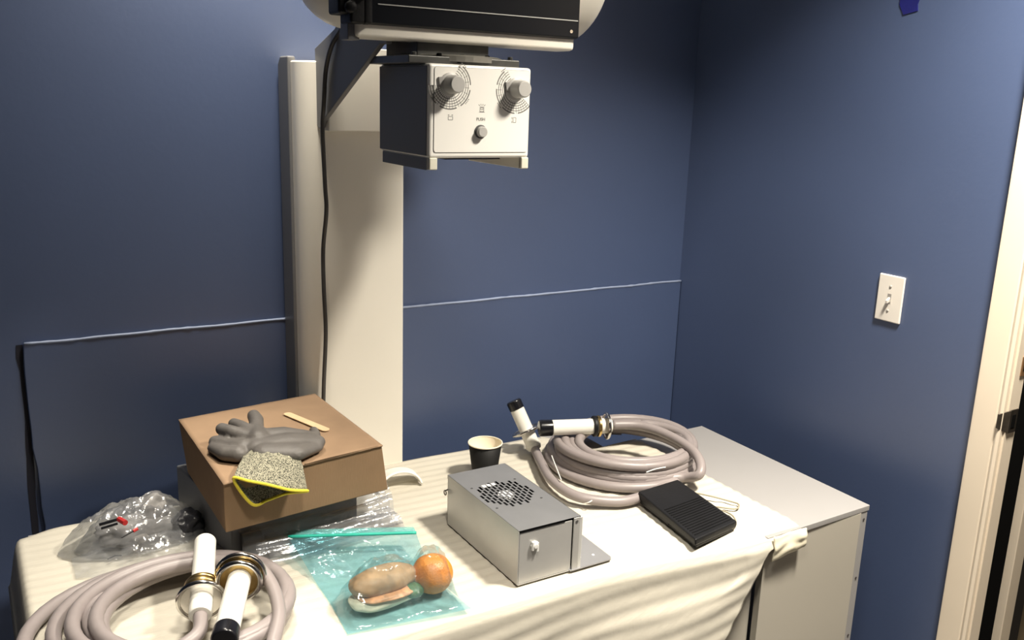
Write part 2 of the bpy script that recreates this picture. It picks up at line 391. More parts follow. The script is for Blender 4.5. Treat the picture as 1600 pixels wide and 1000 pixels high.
obj('front_panel', bm, BLACK, hs, bevel=.002)
bm = new(); box(bm, kx(.600), kx(.990), kx(1.4195), kx(1.4215), kz(1.8155), kz(1.8172))
obj('panel_groove', bm, mat('pale_line', (.5, .5, .48), .4), hs)
bm = new(); lathe(bm, [(.0034, 0), (.0034, .0012)], (kx(.977), kx(1.4215), kz(1.7975)), (0, -1, 0), 14)
obj('screw', bm, CHROME, hs)
for x0, x1, z0_, z1_, yy in ((.536, .566, .118, .22, 1.425), (.552, .578, .104, .20, 1.415), (.574, .590, .104, .24, 1.414)):
    obj('tilt_lock', B(kx(x0), kx(x1), kx(yy), kx(yy+.05), kz(1.68+z0_), kz(1.68+z1_)), BLKP, hs, bevel=.005)
for k, zz in enumerate((.128, .15)):
    obj('lock_knob', lathe(new(), [(.010, 0), (.010, .012), (.007, .015)], (kx(.552+.02*k), kx(1.418), kz(1.68+zz)), (-.2, -1, 0), 18), BLKP, hs, smooth=True)
bm = new(); prism(bm, [(kx(1.436), kz(1.760)), (kx(1.47), kz(1.760)), (kx(1.47), kz(1.79)), (kx(1.436), kz(1.79))], 'x', kx(.555), kx(.575))
obj('side_bracket', bm, ENAMG, hs, bevel=.002)
# mount between tube and collimator
mo = obj('collimator_mount', B(.735, .885, 1.56, 1.70, 1.68+.06, 1.68+.12), GUN, st, bevel=.002)
obj('swivel_plate', B(.700, .93, 1.52, 1.715, 1.68+.052, 1.68+.066), GUN, mo, bevel=.002)
obj('swivel_ring', lathe(new(), [(.105, 0), (.105, .010), (.098, .012)], (.825, 1.615, 1.68+.058), (0, 0, 1), 40), mat('grey_steel', (.28, .27, .24), .4, .6), mo, smooth=False)
for k in range(5):
    obj('bolt', lathe(new(), [(.005, 0), (.005, .007), (.003, .008)], (.715+.05*k, 1.53, 1.68+.064), (0, 0, 1), 10), DARK if k % 2 else GUN, mo)
obj('bolt', lathe(new(), [(.0045, 0), (.0045, .003)], (.80, 1.523, 1.68+.0595), (0, -1, 0), 12), DARK, mo)
# collimator
cx0, cx1, cy0, cy1, cz0, cz1 = .731, .945, 1.500, 1.722, 1.68-.114, 1.68+.0525
co = obj('collimator', B(cx0, cx1, cy0, cy1, cz0, cz1), PANEL, st, bevel=.006, seg=3, label='white collimator box with dials on its front')
obj('side_cover', B(cx0-.0015, cx0+.002, cy0+.008, cy1-.002, cz0+.004, cz1-.004), ENAMG, co, bevel=.001)
bm = new(); x0, x1, z0, z1 = .741, .940, 1.68-.103, 1.68+.047
rr = .005
def roundrect(x0, x1, z0, z1, r, n=5):
    pts = []
    for cx, cz, a0 in ((x1-r, z1-r, 0), (x0+r, z1-r, 90), (x0+r, z0+r, 180), (x1-r, z0+r, 270)):
        for i in range(n+1):
            a = math.radians(a0+90*i/n); pts.append((cx+r*math.cos(a), cz+r*math.sin(a)))
    return pts
prism(bm, roundrect(x0-.0008, x1+.0008, z0-.0008, z1+.0008, .006), 'y', cy0-.0006, cy0+.002)
obj('panel_outline', bm, mat('outline_grey', (.35, .34, .32), .6), co)
bm = new(); prism(bm, roundrect(x0, x1, z0, z1, rr), 'y', cy0-.0014, cy0+.002)
obj('face_plate', bm, PANEL, co)
for xa in (.7335, .929):
    obj('rail', B(xa, xa+.014, cy0+.004, cy1-.008, cz0-.021, cz0+.001), ENAM, co, bevel=.0015)
    obj('foot', B(xa, xa+.016, cy0, cy0+.010, cz0-.021, cz0+.001), mat('cream_foot', (.75, .72, .6), .5), co, bevel=.002)
obj('rail_cover', B(.7325, .7345, cy0+.012, cy1-.010, cz0-.022, cz0-.001), ENAMG, co)
obj('slot_block', B(.79, .91, cy0+.05, cy1-.03, cz0-.006, cz0+.001), BLKP, co)
FY = cy0-.0015
def dial(cx, cz, a0, a1, mirror):
    bm = new()
    for r_ in (.024, .0285, .033, .0375, .042):
        n = 40; ps = []
        w_ = .00065 if r_ < .040 else .0011
        for i in range(n):
            A, Bq = a0+(a1-a0)*i/n, a0+(a1-a0)*(i+1)/n
            if r_ > .04 and (i % 10) in (8, 9): continue
            q = []
            for a, rr_ in ((A, r_-w_), (Bq, r_-w_), (Bq, r_+w_), (A, r_+w_)):
                a = math.radians(a); q.append((cx+mirror*rr_*math.cos(a), FY, cz+rr_*math.sin(a)))
            hexa(bm, q, [(p[0], FY+.0012, p[2]) for p in q])
    # radial ticks, denser over the lower half as in the photo
    a = a0
    while a <= a1+.1:
        lower = -175 < a < -55
        step = 9 if lower else 16
        r1, r2 = (.020, .0425) if lower else (.031, .040)
        q = []
        for da, rr_ in ((-.9, r1), (.9, r1), (.9, r2), (-.9, r2)):
            t_ = math.radians(a+da*.022/ rr_); q.append((cx+mirror*rr_*math.cos(t_), FY, cz+rr_*math.sin(t_)))
        hexa(bm, q, [(p[0], FY+.0012, p[2]) for p in q]); a += step
    o = obj('dial_scale', bm, PRINT, co); o['kind'] = 'stuff'
    return o
dial(.7715, 1.68+.016, -178, 62, 1)
dial(.9105, 1.68+.011, -178+40, 62, -1)
# numeral groups round the dials: little tilted blocks of print
bm = new()
for cx, cz, mirr in ((.7715, 1.68+.016, 1), (.9105, 1.68+.011, -1)):
    for ac in (52, -38):
        for k in range(4):
            a = math.radians(ac-6+4*k); r_ = .0455
            px_, pz_ = cx+mirr*r_*math.cos(a), cz+r_*math.sin(a)
            box(bm, px_-.0012, px_+.0012, FY, FY+.001, pz_-.0007, pz_+.0007)
o = obj('printed_numerals', bm, PRINT, co); o['kind'] = 'stuff'
def knob(cx, cz):
    k = obj('knob', lathe(new(), [(.0205, 0), (.0205, .004), (.0165, .006), (.0155, .030), (.0135, .0335), (0, .0335)], (cx, FY+.0005, cz), (0, -1, 0), 36), KNOB, co, smooth=False, bevel=.0006)
    bm = new(); q = Vector((cx, FY-.003, cz))
    return k
knob(.7715, 1.68+.0175); knob(.9105, 1.68+.0135)
# pointer wedges behind the knobs
for cx, cz, s in ((.7715, 1.68+.0175, -1), (.9105, 1.68+.0135, -1)):
    bm = new(); prism(bm, [(cx+s*.010, cz+.014), (cx+s*.0245, cz+.012), (cx+s*.0225, cz-.004), (cx+s*.014, cz-.012)], 'y', FY-.004, FY)
    obj('dial_pointer', bm, mat('pointer_grey', (.33, .32, .31), .5), co, bevel=.001)
bt = obj('push_button', lathe(new(), [(.0098, 0), (.0098, .010), (.0085, .0115), (0, .0115)], (.8365, FY+.0005, 1.68-.0655), (0, -1, 0), 28), KNOB, co, smooth=False)
obj('button_collar', lathe(new(), [(.0125, 0), (.0125, .0022), (.010, .0028)], (.8365, FY+.0005, 1.68-.0655), (0, -1, 0), 28), mat('collar_dark', (.08, .08, .08), .4), bt)
def text(s, x, z, size, parent, y=FY):
    c = bpy.data.curves.new('t', 'FONT'); c.body = s; c.size = size; c.align_x = 'CENTER'; c.extrude = .0003
    to = bpy.data.objects.new('t', c); C.collection.objects.link(to); bpy.context.view_layer.update()
    me = bpy.data.meshes.new_from_object(to.evaluated_get(bpy.context.evaluated_depsgraph_get()))
    bpy.data.objects.remove(to)
    R = Matrix.Translation((x, y, z)) @ Matrix.Rotation(PI/2, 4, 'X')
    bm = new(); bm.from_mesh(me); bm.transform(R)
    return obj('lettering', bm, PRINT, parent)
text('PUSH', .8365, 1.68-.0455, .0078, co)
def strokes(lines, w_=.0005):
    bm = new()
    for (xa, za), (xb, zb) in lines:
        d = Vector((xb-xa, 0, zb-za)); n = Vector((-d.z, 0, d.x)).normalized()*w_
        a, b = Vector((xa, FY, za)), Vector((xb, FY, zb))
        q = [a-n, a+n, b+n, b-n]; hexa(bm, q, [p+Vector((0, .001, 0)) for p in q])
    return bm
def rect(x, z, w_, h): return [((x-w_, z-h), (x+w_, z-h)), ((x+w_, z-h), (x+w_, z+h)), ((x+w_, z+h), (x-w_, z+h)), ((x-w_, z+h), (x-w_, z-h))]
x_, z_ = .7735, 1.68-.041
obj('width_symbol', strokes(rect(x_, z_-.001, .0045, .003)+[((x_-.0045, z_+.0045), (x_-.002, z_+.0045)), ((x_+.002, z_+.0045), (x_+.0045, z_+.0045)), ((x_-.0045, z_+.0035), (x_-.0045, z_+.0055)), ((x_+.0045, z_+.0035), (x_+.0045, z_+.0055))]), PRINT, co)
x_, z_ = .9085, 1.68-.0435
obj('height_symbol', strokes(rect(x_+.001, z_, .003, .0045)+[((x_-.0045, z_-.0045), (x_-.0045, z_-.001)), ((x_-.0045, z_+.001), (x_-.0045, z_+.0045)), ((x_-.0055, z_-.0045), (x_-.0035, z_-.0045)), ((x_-.0055, z_+.0045), (x_-.0035, z_+.0045))]), PRINT, co)
x_, z_ = .8385, 1.68-.025
obj('lamp_symbol', strokes(rect(x_, z_, .004, .0042)+rect(x_, z_+.001, .0022, .0018)+[((x_-.0045, z_+.006), (x_-.007, z_+.0085)), ((x_+.0045, z_+.006), (x_+.007, z_+.0085)), ((x_-.0015, z_+.0065), (x_-.0025, z_+.0095)), ((x_+.0015, z_+.0065), (x_+.0025, z_+.0095)), ((x_-.006, z_-.0052), (x_+.006, z_-.0052))]), PRINT, co)

# ------------------------------------------------------------------ cabinets and foam
TZ = .770
cb = root('white_cabinet', 'bare white laminate cabinet end at the right, uncovered by the foam', 'cabinet', (1.6, 1.53, 0))
cl = [(1.4225, 1.232), (1.766, 1.238), (1.774, 1.823), (1.4225, 1.818)]
hexa(bm := new(), [(x, y, TZ-.013) for x, y in cl], [(x, y, TZ+.001) for x, y in cl]); obj('top_panel', bm, LAM, cb, bevel=.0015)
obj('front_panel', B(1.4235, 1.738, 1.2375, 1.255, .002, TZ-.0135), LAM2, cb, bevel=.001)
bm = new(); hexa(bm, [(1.7395, 1.239, .0), (1.7625, 1.2395, 0), (1.77, 1.82, 0), (1.745, 1.82, 0)], [(1.7395, 1.239, TZ-.0135), (1.7625, 1.2395, TZ-.0135), (1.77, 1.82, TZ-.0135), (1.745, 1.82, TZ-.0135)])
sp_ = obj('side_panel', bm, LAM, cb, bevel=.001)
for zz in (TZ-.032, TZ-.185, TZ-.34):
    obj('screw', lathe(new(), [(.0028, 0), (.0028, .0012)], (1.7505, 1.2388, zz), (0, -1, 0), 12), mat('dark_screw', (.10, .09, .09), .4, .5), sp_)
t = root('white_table_cabinet', 'long white laminate cabinet hidden under the foam, in front of the column', 'cabinet', (.72, 1.6, 0))
tf = [(.050, 1.300), (1.02, 1.297), (1.4205, 1.256), (1.4205, 1.962), (.050, 1.962)]
obj('top_panel', hexa(new(), [(x, y, TZ-.016) for x, y in tf], [(x, y, TZ) for x, y in tf]), LAM, t, bevel=.0015)
tf = [(.055, 1.304), (1.02, 1.301), (1.4195, 1.260), (1.4195, 1.275), (1.02, 1.315), (.055, 1.316)]
obj('front_panel', hexa(new(), [(x, y, 0) for x, y in tf], [(x, y, TZ-.0165) for x, y in tf]), LAM2, t, bevel=.001)
obj('side_panel', B(.055, .071, 1.318, 1.94, 0, TZ-.0165), LAM, t, bevel=.001)
obj('back_panel', B(.073, 1.40, 1.944, 1.958, 0, TZ-.0165), LAM, t)

def lerp(a, b, t): return a+(b-a)*t
def sstep(a, b, x):
    t = min(1, max(0, (x-a)/(b-a))); return t*t*(3-2*t)
FZ = .7735
def foam(u, v):
    # u across, v from the back edge to the front crease and then down
    xmax_top = 1.528
    x = lerp(.005, xmax_top, u**1.15)
    yb = 1.982-.165*sstep(1.28, 1.40, x) - .02*sstep(.12, .0, x)
    yb += .004*math.sin(x*9)
    yf = 1.278-.048*sstep(.95, 1.45, x)
    Ltop = .62
    if v < Ltop:
        t_ = v/Ltop; y = lerp(yb, yf, t_)
        z = FZ
        z += .0016*math.sin((y*1.0+.03*x)*2*PI/.030+2*noise.noise(Vector((x*3, y*2, 0))))*(.55+.45*noise.noise(Vector((x*4, y*4, 7))))
        z += .0018*(1+noise.noise(Vector((x*6, y*9, 2))))
        z -= .012*sstep(.05, .0, t_)*(.3 if x > 1.3 else 1)
        # left edge rolls down over the side
        z -= .10*sstep(.035, -.0, x-.005)**2
        z -= .008*sstep(.90, 1, t_)**3
        if x > 1.40: z += .001
    else:
        t_ = (v-Ltop)/(1-Ltop); d = t_*.36
        y = yf-.008*sstep(0, .02, d)-.006*d-.0016*noise.noise(Vector((x*5, d*24+x*6, 3)))*sstep(0, .1, d)
        y -= .0008*math.sin((d+.10*x)*2*PI/.042+3*noise.noise(Vector((x*2, d*3, 1))))*sstep(.01, .05, d)
        z = FZ-.006-d
        # hem swings back to the left as it falls
        xm = 1.428-.60*max(0, d-.012)
        if u > .90:
            x = lerp(lerp(.005, xmax_top, .90**1.15), lerp(xmax_top, xm, sstep(0, .025, d)), (u-.90)/.10)
        if d > .05: 
            x0 = .005; xr_ = xm; x = lerp(x, lerp(x0, xr_, u), sstep(.05, .12, d))
        y -= .002*math.sin(x*30)*sstep(.02, .2, d)*.3
    return Vector((x, y, z))
bm = grid(new(), foam, 180, 210)
fo = obj('foam_sheet', bm, FOAM, smooth=True, label='large wrinkled white packing foam sheet draped over the long table and its front', cat='foam sheet')
fo2 = fo.modifiers.new('solid', 'SOLIDIFY'); fo2.thickness = .002; fo2.offset = -1
# folded corner flap on the cabinet
def flap(u, v):
    a = atz(1213, 838, .775); 
    x = lerp(1.432, 1.530, u); d = v*.058*(1-.25*u)
    return Vector((x, 1.226-.004*math.sin(v*PI)-.004*noise.noise(Vector((u*3, v*3, 0)))-.003*u, .7745-d))
bm = grid(new(), flap, 20, 12)
c1 = obj('foam_flap', bm, mat('cream_foam_fold', (.86, .80, .62), .8), fo, smooth=True); solid(c1, .003)

# ------------------------------------------------------------------ grey case, box, glove, stick
t = root('grey_metal_case', 'grey metal case wrapped in plastic, underneath the cardboard box', 'case', (.52, 1.8, .778))
cs = [(.388, 1.655), (.665, 1.695), (.640, 1.958), (.345, 1.945)]
bm = hexa(new(), [(x, y, .779) for x, y in cs], [(x, y, .876) for x, y in cs]); obj('body', bm, GREYC, t, bevel=.004)
bm = hexa(new(), [(.405, 1.632, .781), (.445, 1.637, .781), (.444, 1.656, .781), (.404, 1.651, .781)], [(.405, 1.632, .828), (.445, 1.637, .828), (.444, 1.656, .835), (.404, 1.651, .835)])
obj('socket', bm, BLKP, t, bevel=.003)
bm = hexa(new(), [(.452, 1.625, .781), (.50, 1.632, .781), (.50, 1.66, .781), (.452, 1.655, .781)], [(.452, 1.625, .806), (.50, 1.632, .806), (.50, 1.66, .818), (.452, 1.655, .818)])
obj('latch', bm, mat('mid_grey_plastic', (.10, .10, .105), .4), t, bevel=.003)
def wrap(x0, x1, y0, y1, zb, amp, seed, rise=0):
    def f(u, v):
        x = lerp(x0, x1, u)+.01*noise.noise(Vector((v*4, seed, 0))); y = lerp(y0, y1, v)+.08*u*0+(x-x0)*.14
        z = zb+rise*v+amp*noise.noise(Vector((u*3+seed, v*9, seed)))+.003*math.sin(v*22+3*u)
        return Vector((x, y, z))
    return f
fl = obj('plastic_wrap', grid(new(), wrap(.40, .735, 1.575, 1.66, .788, .006, 1.3, .075), 40, 26), FILM, t, smooth=True)
fl = obj('plastic_wrap', grid(new(), wrap(.43, .73, 1.60, 1.665, .80, .008, 6.3, .05), 40, 26), FILM, t, smooth=True)
fl = obj('plastic_wrap', grid(new(), wrap(.52, .745, 1.585, 1.68, .782, .003, 9.3, .012), 30, 26), FILM, t, smooth=True)

t = root('cardboard_box', 'closed brown cardboard box tilted on the grey case, left of the column', 'box', (.52, 1.77, .88))
bot = [(.3585, 1.5715, .880), (.700, 1.611, .880), (.672, 1.955, .880), (.356, 1.88, .880)]
topc = [(.354, 1.553, .985), (.682, 1.600, .985), (.668, 1.966, .985), (.352, 1.926, .985)]
obj('carton', hexa(new(), bot, topc), CARD, t, bevel=.003)
# the lid flap: thin sheet slightly larger, with a raised torn edge at the front
n = 30; bm = new(); a, b = Vector(topc[0]), Vector(topc[1]); c_, d_ = Vector(topc[2]), Vector(topc[3])
def lid(u, v):
    p = a.lerp(b, u).lerp(d_.lerp(c_, u), v)
    e = (1-v)**14
    return p+Vector((0, -.003*e, .0016+.0006*noise.noise(Vector((u*9, v*9, 0)))+e*.0012*noise.noise(Vector((u*25, 0, 2)))))
o = obj('lid', grid(new(), lid, 34, 30), CARDE, t, smooth=True); solid(o, .0025)
def f2(u, v):
    p = Vector(bot[0]).lerp(Vector(bot[1]), u).lerp(a.lerp(b, u), v); return p+Vector((0, -.0022, 0))
# side tape line down the front corner
o = obj('lid_crease', tube(new(), spline([a.lerp(b, .48)+Vector((0, -.003, .0025)), a.lerp(b, .62)+Vector((0, -.004, .004)), a.lerp(b, .8)+Vector((0, -.003, .003)), a.lerp(b, .97)+Vector((0, -.002, .0025))], 6), .0011, 6), CARDE, t, smooth=True)

gz = .988
gl = root('work_glove', 'grey rubber-dipped work glove with yellow-hemmed knit cuff on cardboard box', 'glove', (.46, 1.66, gz))
bm = new()
blob(bm, [((.445, 1.645, gz+.020), .030), ((.500, 1.640, gz+.020), .032), ((.548, 1.632, gz+.016), .026)], .60)
blob(bm, [((.450, 1.615, gz+.020), .027), ((.50, 1.597, gz+.017), .028), ((.545, 1.618, gz+.012), .020)], .6)
blob(bm, [((.45, 1.665, gz+.026), .022), ((.462, 1.72, gz+.028), .0155), ((.473, 1.76, gz+.032), .0155), ((.474, 1.782, gz+.034), .0140)], 1)   # upright finger
blob(bm, [((.420, 1.655, gz+.018), .020), ((.395, 1.685, gz+.018), .0150), ((.380, 1.715, gz+.017), .0140)], .95)
blob(bm, [((.405, 1.640, gz+.014), .020), ((.385, 1.655, gz+.014), .017), ((.372, 1.700, gz+.012), .0120)], .9)
blob(bm, [((.438, 1.68, gz+.026), .017), ((.412, 1.71, gz+.034), .0145), ((.398, 1.735, gz+.034), .0135)], .95)
blob(bm, [((.448, 1.69, gz+.030), .015), ((.436, 1.735, gz+.033), .0135), ((.428, 1.760, gz+.032), .0125)], .95)
blob(bm, [((.548, 1.640, gz+.014), .016), ((.566, 1.668, gz+.016), .0115), ((.570, 1.690, gz+.017), .0100)], .9)
blob(bm, [((.47, 1.69, gz+.020), .024), ((.505, 1.682, gz+.020), .024), ((.545, 1.662, gz+.016), .020)], .75)
for v in bm.verts: v.co.z = max(v.co.z, gz+.0012)
o = obj('rubber_shell', bm, NITR, gl); remesh(o, .0030, 5)
wr = [(.418, 1.640, gz+.012), (.432, 1.625, gz+.026), (.460, 1.607, gz+.031), (.488, 1.590, gz+.025), (.506, 1.583, gz+.008), (.470, 1.592, gz+.003), (.440, 1.608, gz+.003), (.424, 1.625, gz+.004)]
hm = [(.3705, 1.545, .996), (.395, 1.532, .992), (.428, 1.524, .981), (.466, 1.522, .964), (.507, 1.545, .944), (.470, 1.559, .941), (.435, 1.558, .936), (.404, 1.553, .936)]
def ringspline(P, n):
    P = [Vector(p) for p in P]; out = []; m_ = len(P)
    for i in range(m_):
        p0, p1, p2, p3 = P[i-1], P[i], P[(i+1) % m_], P[(i+2) % m_]
        for k in range(n):
            t = k/n; out.append(.5*((2*p1)+(p2-p0)*t+(2*p0-5*p1+4*p2-p3)*t*t+(3*p1-p0-3*p2+p3)*t**3))
    return out
w1, h1 = ringspline(wr, 8), ringspline(hm, 8)
mid = [(p.lerp(q, .5)+Vector((0, 0, .012))) for p, q in zip(w1, h1)]
bm = new(); rings = []
for k in range(15):
    t_ = k/14
    ring = []
    for i in range(len(w1)):
        p = w1[i]*(1-t_)**2+mid[i]*2*t_*(1-t_)+h1[i]*t_**2
        p = p+Vector((0, 0, .0012*math.sin(i*1.3+t_*9)))
        if p.y > 1.568: p.z = max(p.z, gz+.001)
        ring.append(bm.verts.new(p))
    rings.append(ring)
for ra, rb in zip(rings, rings[1:]):
    for i in range(len(ra)): bm.faces.new((ra[i], ra[(i+1) % len(ra)], rb[(i+1) % len(ra)], rb[i]))
o = obj('knit_cuff', bm, KNIT, gl, smooth=True); solid(o, .0016)
obj('yellow_hem', tube(new(), h1, .0030, 8, closed=True), YELL, gl, smooth=True)

bm = new(); a, b = atz(450, 648, .9885), atz(508, 672, .9885)
dd = (b-a); L_ = dd.length; d = dd.normalized(); n_ = Vector((-d.y, d.x, 0))
pts = []
for s, e in ((1, L_), (-1, 0)):
    for i in range(9):
        ang = -PI/2+PI*i/8; pts.append(a+d*(e+s*.009*math.cos(ang))+n_*(s*.009*math.sin(ang)))
hexa(bm, [p+Vector((0, 0, .0005)) for p in pts], [p+Vector((0, 0, .0023)) for p in pts])
obj('wooden_stick', bm, WOOD, label='flat pale wooden stick lying on the cardboard box behind the glove', cat='stick')

# white foam scrap right of the box
def scrap(u, v):
    a_ = PI*(.98*u); 
    x = .815+.052*-math.cos(a_)+.01*v; y = 1.800+.055*v+.012*math.sin(u*3)
    return Vector((x, y, .7785+.036*math.sin(a_)*(1-.35*v)))
o = obj('foam_scrap', grid(new(), scrap, 24, 10), mat('white_foam_strip', (.88, .86, .79), .8), smooth=True, label='small curled white foam strip arching beside the cardboard box', cat='foam piece'); solid(o, .005, 1)

# ------------------------------------------------------------------ paper cup
cx_, cy_ = 1.028, 1.782
t = root('paper_cup', 'black paper cup with cream interior behind the metal box', 'cup', (cx_, cy_, .777))
obj('cup_body', lathe(new(), [(.029, .001), (.0295, .006), (.0405, .088), (.0398, .088), (.0288, .006)], (cx_, cy_, .7765), (0, 0, 1), 40, caps=False), CUPB, t, smooth=True)
obj('cup_lining', lathe(new(), [(0, .008), (.0287, .008), (.0397, .0885)], (cx_, cy_, .7765), (0, 0, 1), 40, caps=False), CUPI, t, smooth=True)
rim = [(cx_+.0408*math.cos(2*PI*i/40), cy_+.0408*math.sin(2*PI*i/40), .7765+.089) for i in range(40)]
obj('rolled_rim', tube(new(), rim, .0017, 8, closed=True), CUPI, t, smooth=True)

# ------------------------------------------------------------------ power supply
px0, px1, py0, py1, pz0, pz1 = .832, .972, 1.308, 1.598, .778, .892
t = root('power_supply', 'silver metal power supply box with slotted fan grille on the foam', 'power supply', (.90, 1.45, .777))
bm = new(); T = .0015
box(bm, px0, px0+T, py0, py1, pz0, pz1-T); box(bm, px1-T, px1, py0, py1, pz0, pz1-T); box(bm, px0, px1, py1-T, py1, pz0, pz1-T); box(bm, px0, px1, py0, py1, pz0, pz0+T)
obj('housing', bm, ZINC, t)
obj('end_plate', B(px0+.003, px1-.017, py0+.0008, py0+.003, pz0+.002, pz1-.006), ZINC, t, bevel=.001)
obj('end_flange', B(px1-.0145, px1-.001, py0-.0012, py0+.002, pz0+.001, pz1-.002), ZINC, t, bevel=.0008)
obj('corner_flange', B(px1-.001, px1+.0065, py0-.001, py0+.012, pz0-.0005, pz1-.003), mat('pale_zinc', (.72, .72, .70), .4, .5), t, bevel=.0008)
obj('inner_dark', B(px0+.006, px1-.006, py0+.01, py1-.01, pz0+.005, pz1-.013), DARK, t)
obj('seam_gap', B(px0+.002, px1-.035, py0-.0004, py0+.001, pz1-.0055, pz1-.0025), DARK, t)
# perforated top: strips with real slots
bm = new(); fcx, fcy, fr = .896, 1.462, .059
colw, gapw, sl, bridge = .0054, .0034, .0155, .0034
zt = pz1
xs_ = []; k = -6
strips = []
while k <= 6:
    strips.append((fcx+k*(colw+gapw)-colw/2, fcx+k*(colw+gapw)+colw/2, k)); k += 1
X = px0-.001
def quad(x0, x1, y0, y1):
    v_ = [bm.verts.new(p) for p in ((x0, y0, zt), (x1, y0, zt), (x1, y1, zt), (x0, y1, zt))]; bm.faces.new(v_)
ya, yb_ = py0-.001, py1
for x0, x1, k in strips:
    quad(X, x0, ya, yb_); X = x1
    half = math.sqrt(max(0, fr*fr-(x0+colw/2-fcx)**2))
    y = fcy-fr-(sl+bridge)*(.5 if k % 2 else 0); Y = ya
    while y < fcy+fr+.02:
        if y > fcy-half-.003 and y+sl < fcy+half+.004 and y > ya:
            quad(x0, x1, Y, y); Y = y+sl
        y += sl+bridge
    quad(x0, x1, Y, yb_)
quad(X, px1+.001, ya, yb_)
o = obj('top_cover', bm, ZINCD, t)
bm = new()
for zz in (0,): 
    box(bm, px0-.001, px0-.0002, py0-.001, py1, pz1-.008, pz1); box(bm, px1+.0002, px1+.001, py0-.001, py1, pz1-.008, pz1)
obj('cover_lip', bm, ZINC, t)
obj('fan_hub', lathe(new(), [(.0175, 0), (.0175, .004)], (fcx, fcy, pz1-.0055), (0, 0, 1), 30), HUB, t)
obj('fan_ring', lathe(new(), [(.052, 0), (.054, .003)], (fcx, fcy, pz1-.012), (0, 0, 1), 30), BLKP, t)
for sx_, sy_ in ((-1, -1), (1, -1), (-1, 1), (1, 1)):
    obj('screw', lathe(new(), [(.0026, 0), (.0026, .0008), (.0012, .0010)], (fcx+sx_*.052, fcy+sy_*.052, pz1), (0, 0, 1), 12), mat('grey_screw', (.2, .2, .2), .4, .8), t)
for k in range(3):
    obj('label_patch', B(.868+.011*k, .876+.011*k, 1.507, 1.517, pz1+.0001, pz1+.0005), HUB, t)
obj('plastic_clip', lathe(new(), [(.009, 0), (.009, .003), (.006, .005), (.005, .008), (0, .008)], (.868, py0+.0005, .855), (0, -1, 0), 8), mat('clear_white_nylon', (.72, .72, .70), .3), t, bevel=.0006)
for k in range(2):
    obj('clip_tab', B(.8605+.010*k, .865+.010*k, py0-.006, py0, .846-.004*k, .864-.003*k), mat('clear_white_nylon', (0, 0, 0)), t, bevel=.001)
obj('screw', lathe(new(), [(.003, 0), (.003, .001)], (px1-.008, py0-.0012, pz1-.010), (0, -1, 0), 12), mat('grey_screw', (0, 0, 0)), t)
lug = [(px0-.006, 1.598+.005*math.cos(2*PI*i/16), .852+.005*math.sin(2*PI*i/16)) for i in range(16)]
obj('ground_lug', tube(new(), lug, .0013, 6, closed=True), STEELD, t, smooth=True)
obj('lug_screw', tube(new(), [(px0-.006, 1.598, .852+.0045), (px0+.001, 1.598, .858)], .0015, 6), STEELD, t)
bm = new(); prism(bm, [(px1-.02, 1.304), (1.052, 1.304), (1.058, 1.312), (1.062, 1.452), (1.055, 1.458), (px1-.02, 1.458)], 'z', .7785, .7803)
bp_ = obj('base_plate', bm, mat('grey_plate', (.36, .36, .37), .42, .5), t)
for x_, y_ in ((1.002, 1.425), (1.012, 1.385), (1.03, 1.335), (1.0, 1.34)):
    obj('hole', lathe(new(), [(.0028, 0), (.0028, .0006)], (x_, y_, .7803), (0, 0, 1), 12), HUB, bp_)

# ------------------------------------------------------------------ foot pedal
PA, PB, PC, PD = atz(997, 768, .810), atz(1059, 749, .810), atz(1152, 814, .802), atz(1087, 843, .802)   # back left, back right, toe right, toe left
for p in (PA, PB, PC, PD): p.z = 0
pc_ = (PA+PB+PC+PD)/4; pc_.z = .7775
def PL(l, s, z, k=1.0):
    u = (s+1)/2; q = PA.lerp(PB, u).lerp(PD.lerp(PC, u), l); c = (PA+PB+PC+PD)/4; q = c+(q-c)*k
    return Vector((q.x, q.y, .7775+z))
t = root('foot_pedal', 'black ribbed foot pedal on the foam in front of right cable coil', 'foot pedal', tuple(pc_))
def slab(l0, l1, w, k, zb0, zb1, z0, z1):
    return hexa(new(), [PL(l0, -w, zb0, k), PL(l1, -w, zb1, k), PL(l1, w, zb1, k), PL(l0, w, zb0, k)], [PL(l0, -w, z0, k), PL(l1, -w, z1, k), PL(l1, w, z1, k), PL(l0, w, z0, k)])
obj('base', slab(.03, .985, .90, 1, .0015, .0015, .016, .012), BLKP, t, bevel=.002)
obj('base_side', slab(.02, .55, .97, 1, .006, .006, .028, .024), BLKP, t, bevel=.003)
tr_o = obj('treadle', slab(0, 1, 1, 1, .014, .009, .0335, .0245), BLKP, t, bevel=.0035)
for k in range(14):
    l = .44+.0385*k; z = .0335-.009*l
    bm = hexa(new(), [PL(l-.007, -.88, z-.001), PL(l+.007, -.88, z-.001), PL(l+.007, .88, z-.001), PL(l-.007, .88, z-.001)],
              [PL(l-.004, -.87, z+.0022), PL(l+.004, -.87, z+.0022), PL(l+.004, .87, z+.0022), PL(l-.004, .87, z+.0022)])
    obj('rib', bm, BLKP, tr_o)
for l, s_ in ((.1, -.75), (.1, .75), (.9, -.75), (.9, .75)):
    obj('rubber_foot', lathe(new(), [(.008, 0), (.008, .003)], PL(l, s_, -.001), (0, 0, 1), 12), CAPB, t)
cpp = [atz(1085, 770, .800), atz(1110, 775, .790), atz(1140, 783, .784), atz(1154, 788, .783), atz(1150, 795, .782), atz(1128, 793, .784), atz(1118, 792, .79)]
obj('cord', tube(new(), spline(cpp, 8), .0020, 8), THIN, t, smooth=True)
cpp = [atz(1115, 795, .788), atz(1130, 798, .784), atz(1145, 806, .783), atz(1150, 818, .783), atz(1144, 826, .786)]
obj('cord', tube(new(), spline(cpp, 8), .0020, 8), THIN, t, smooth=True)

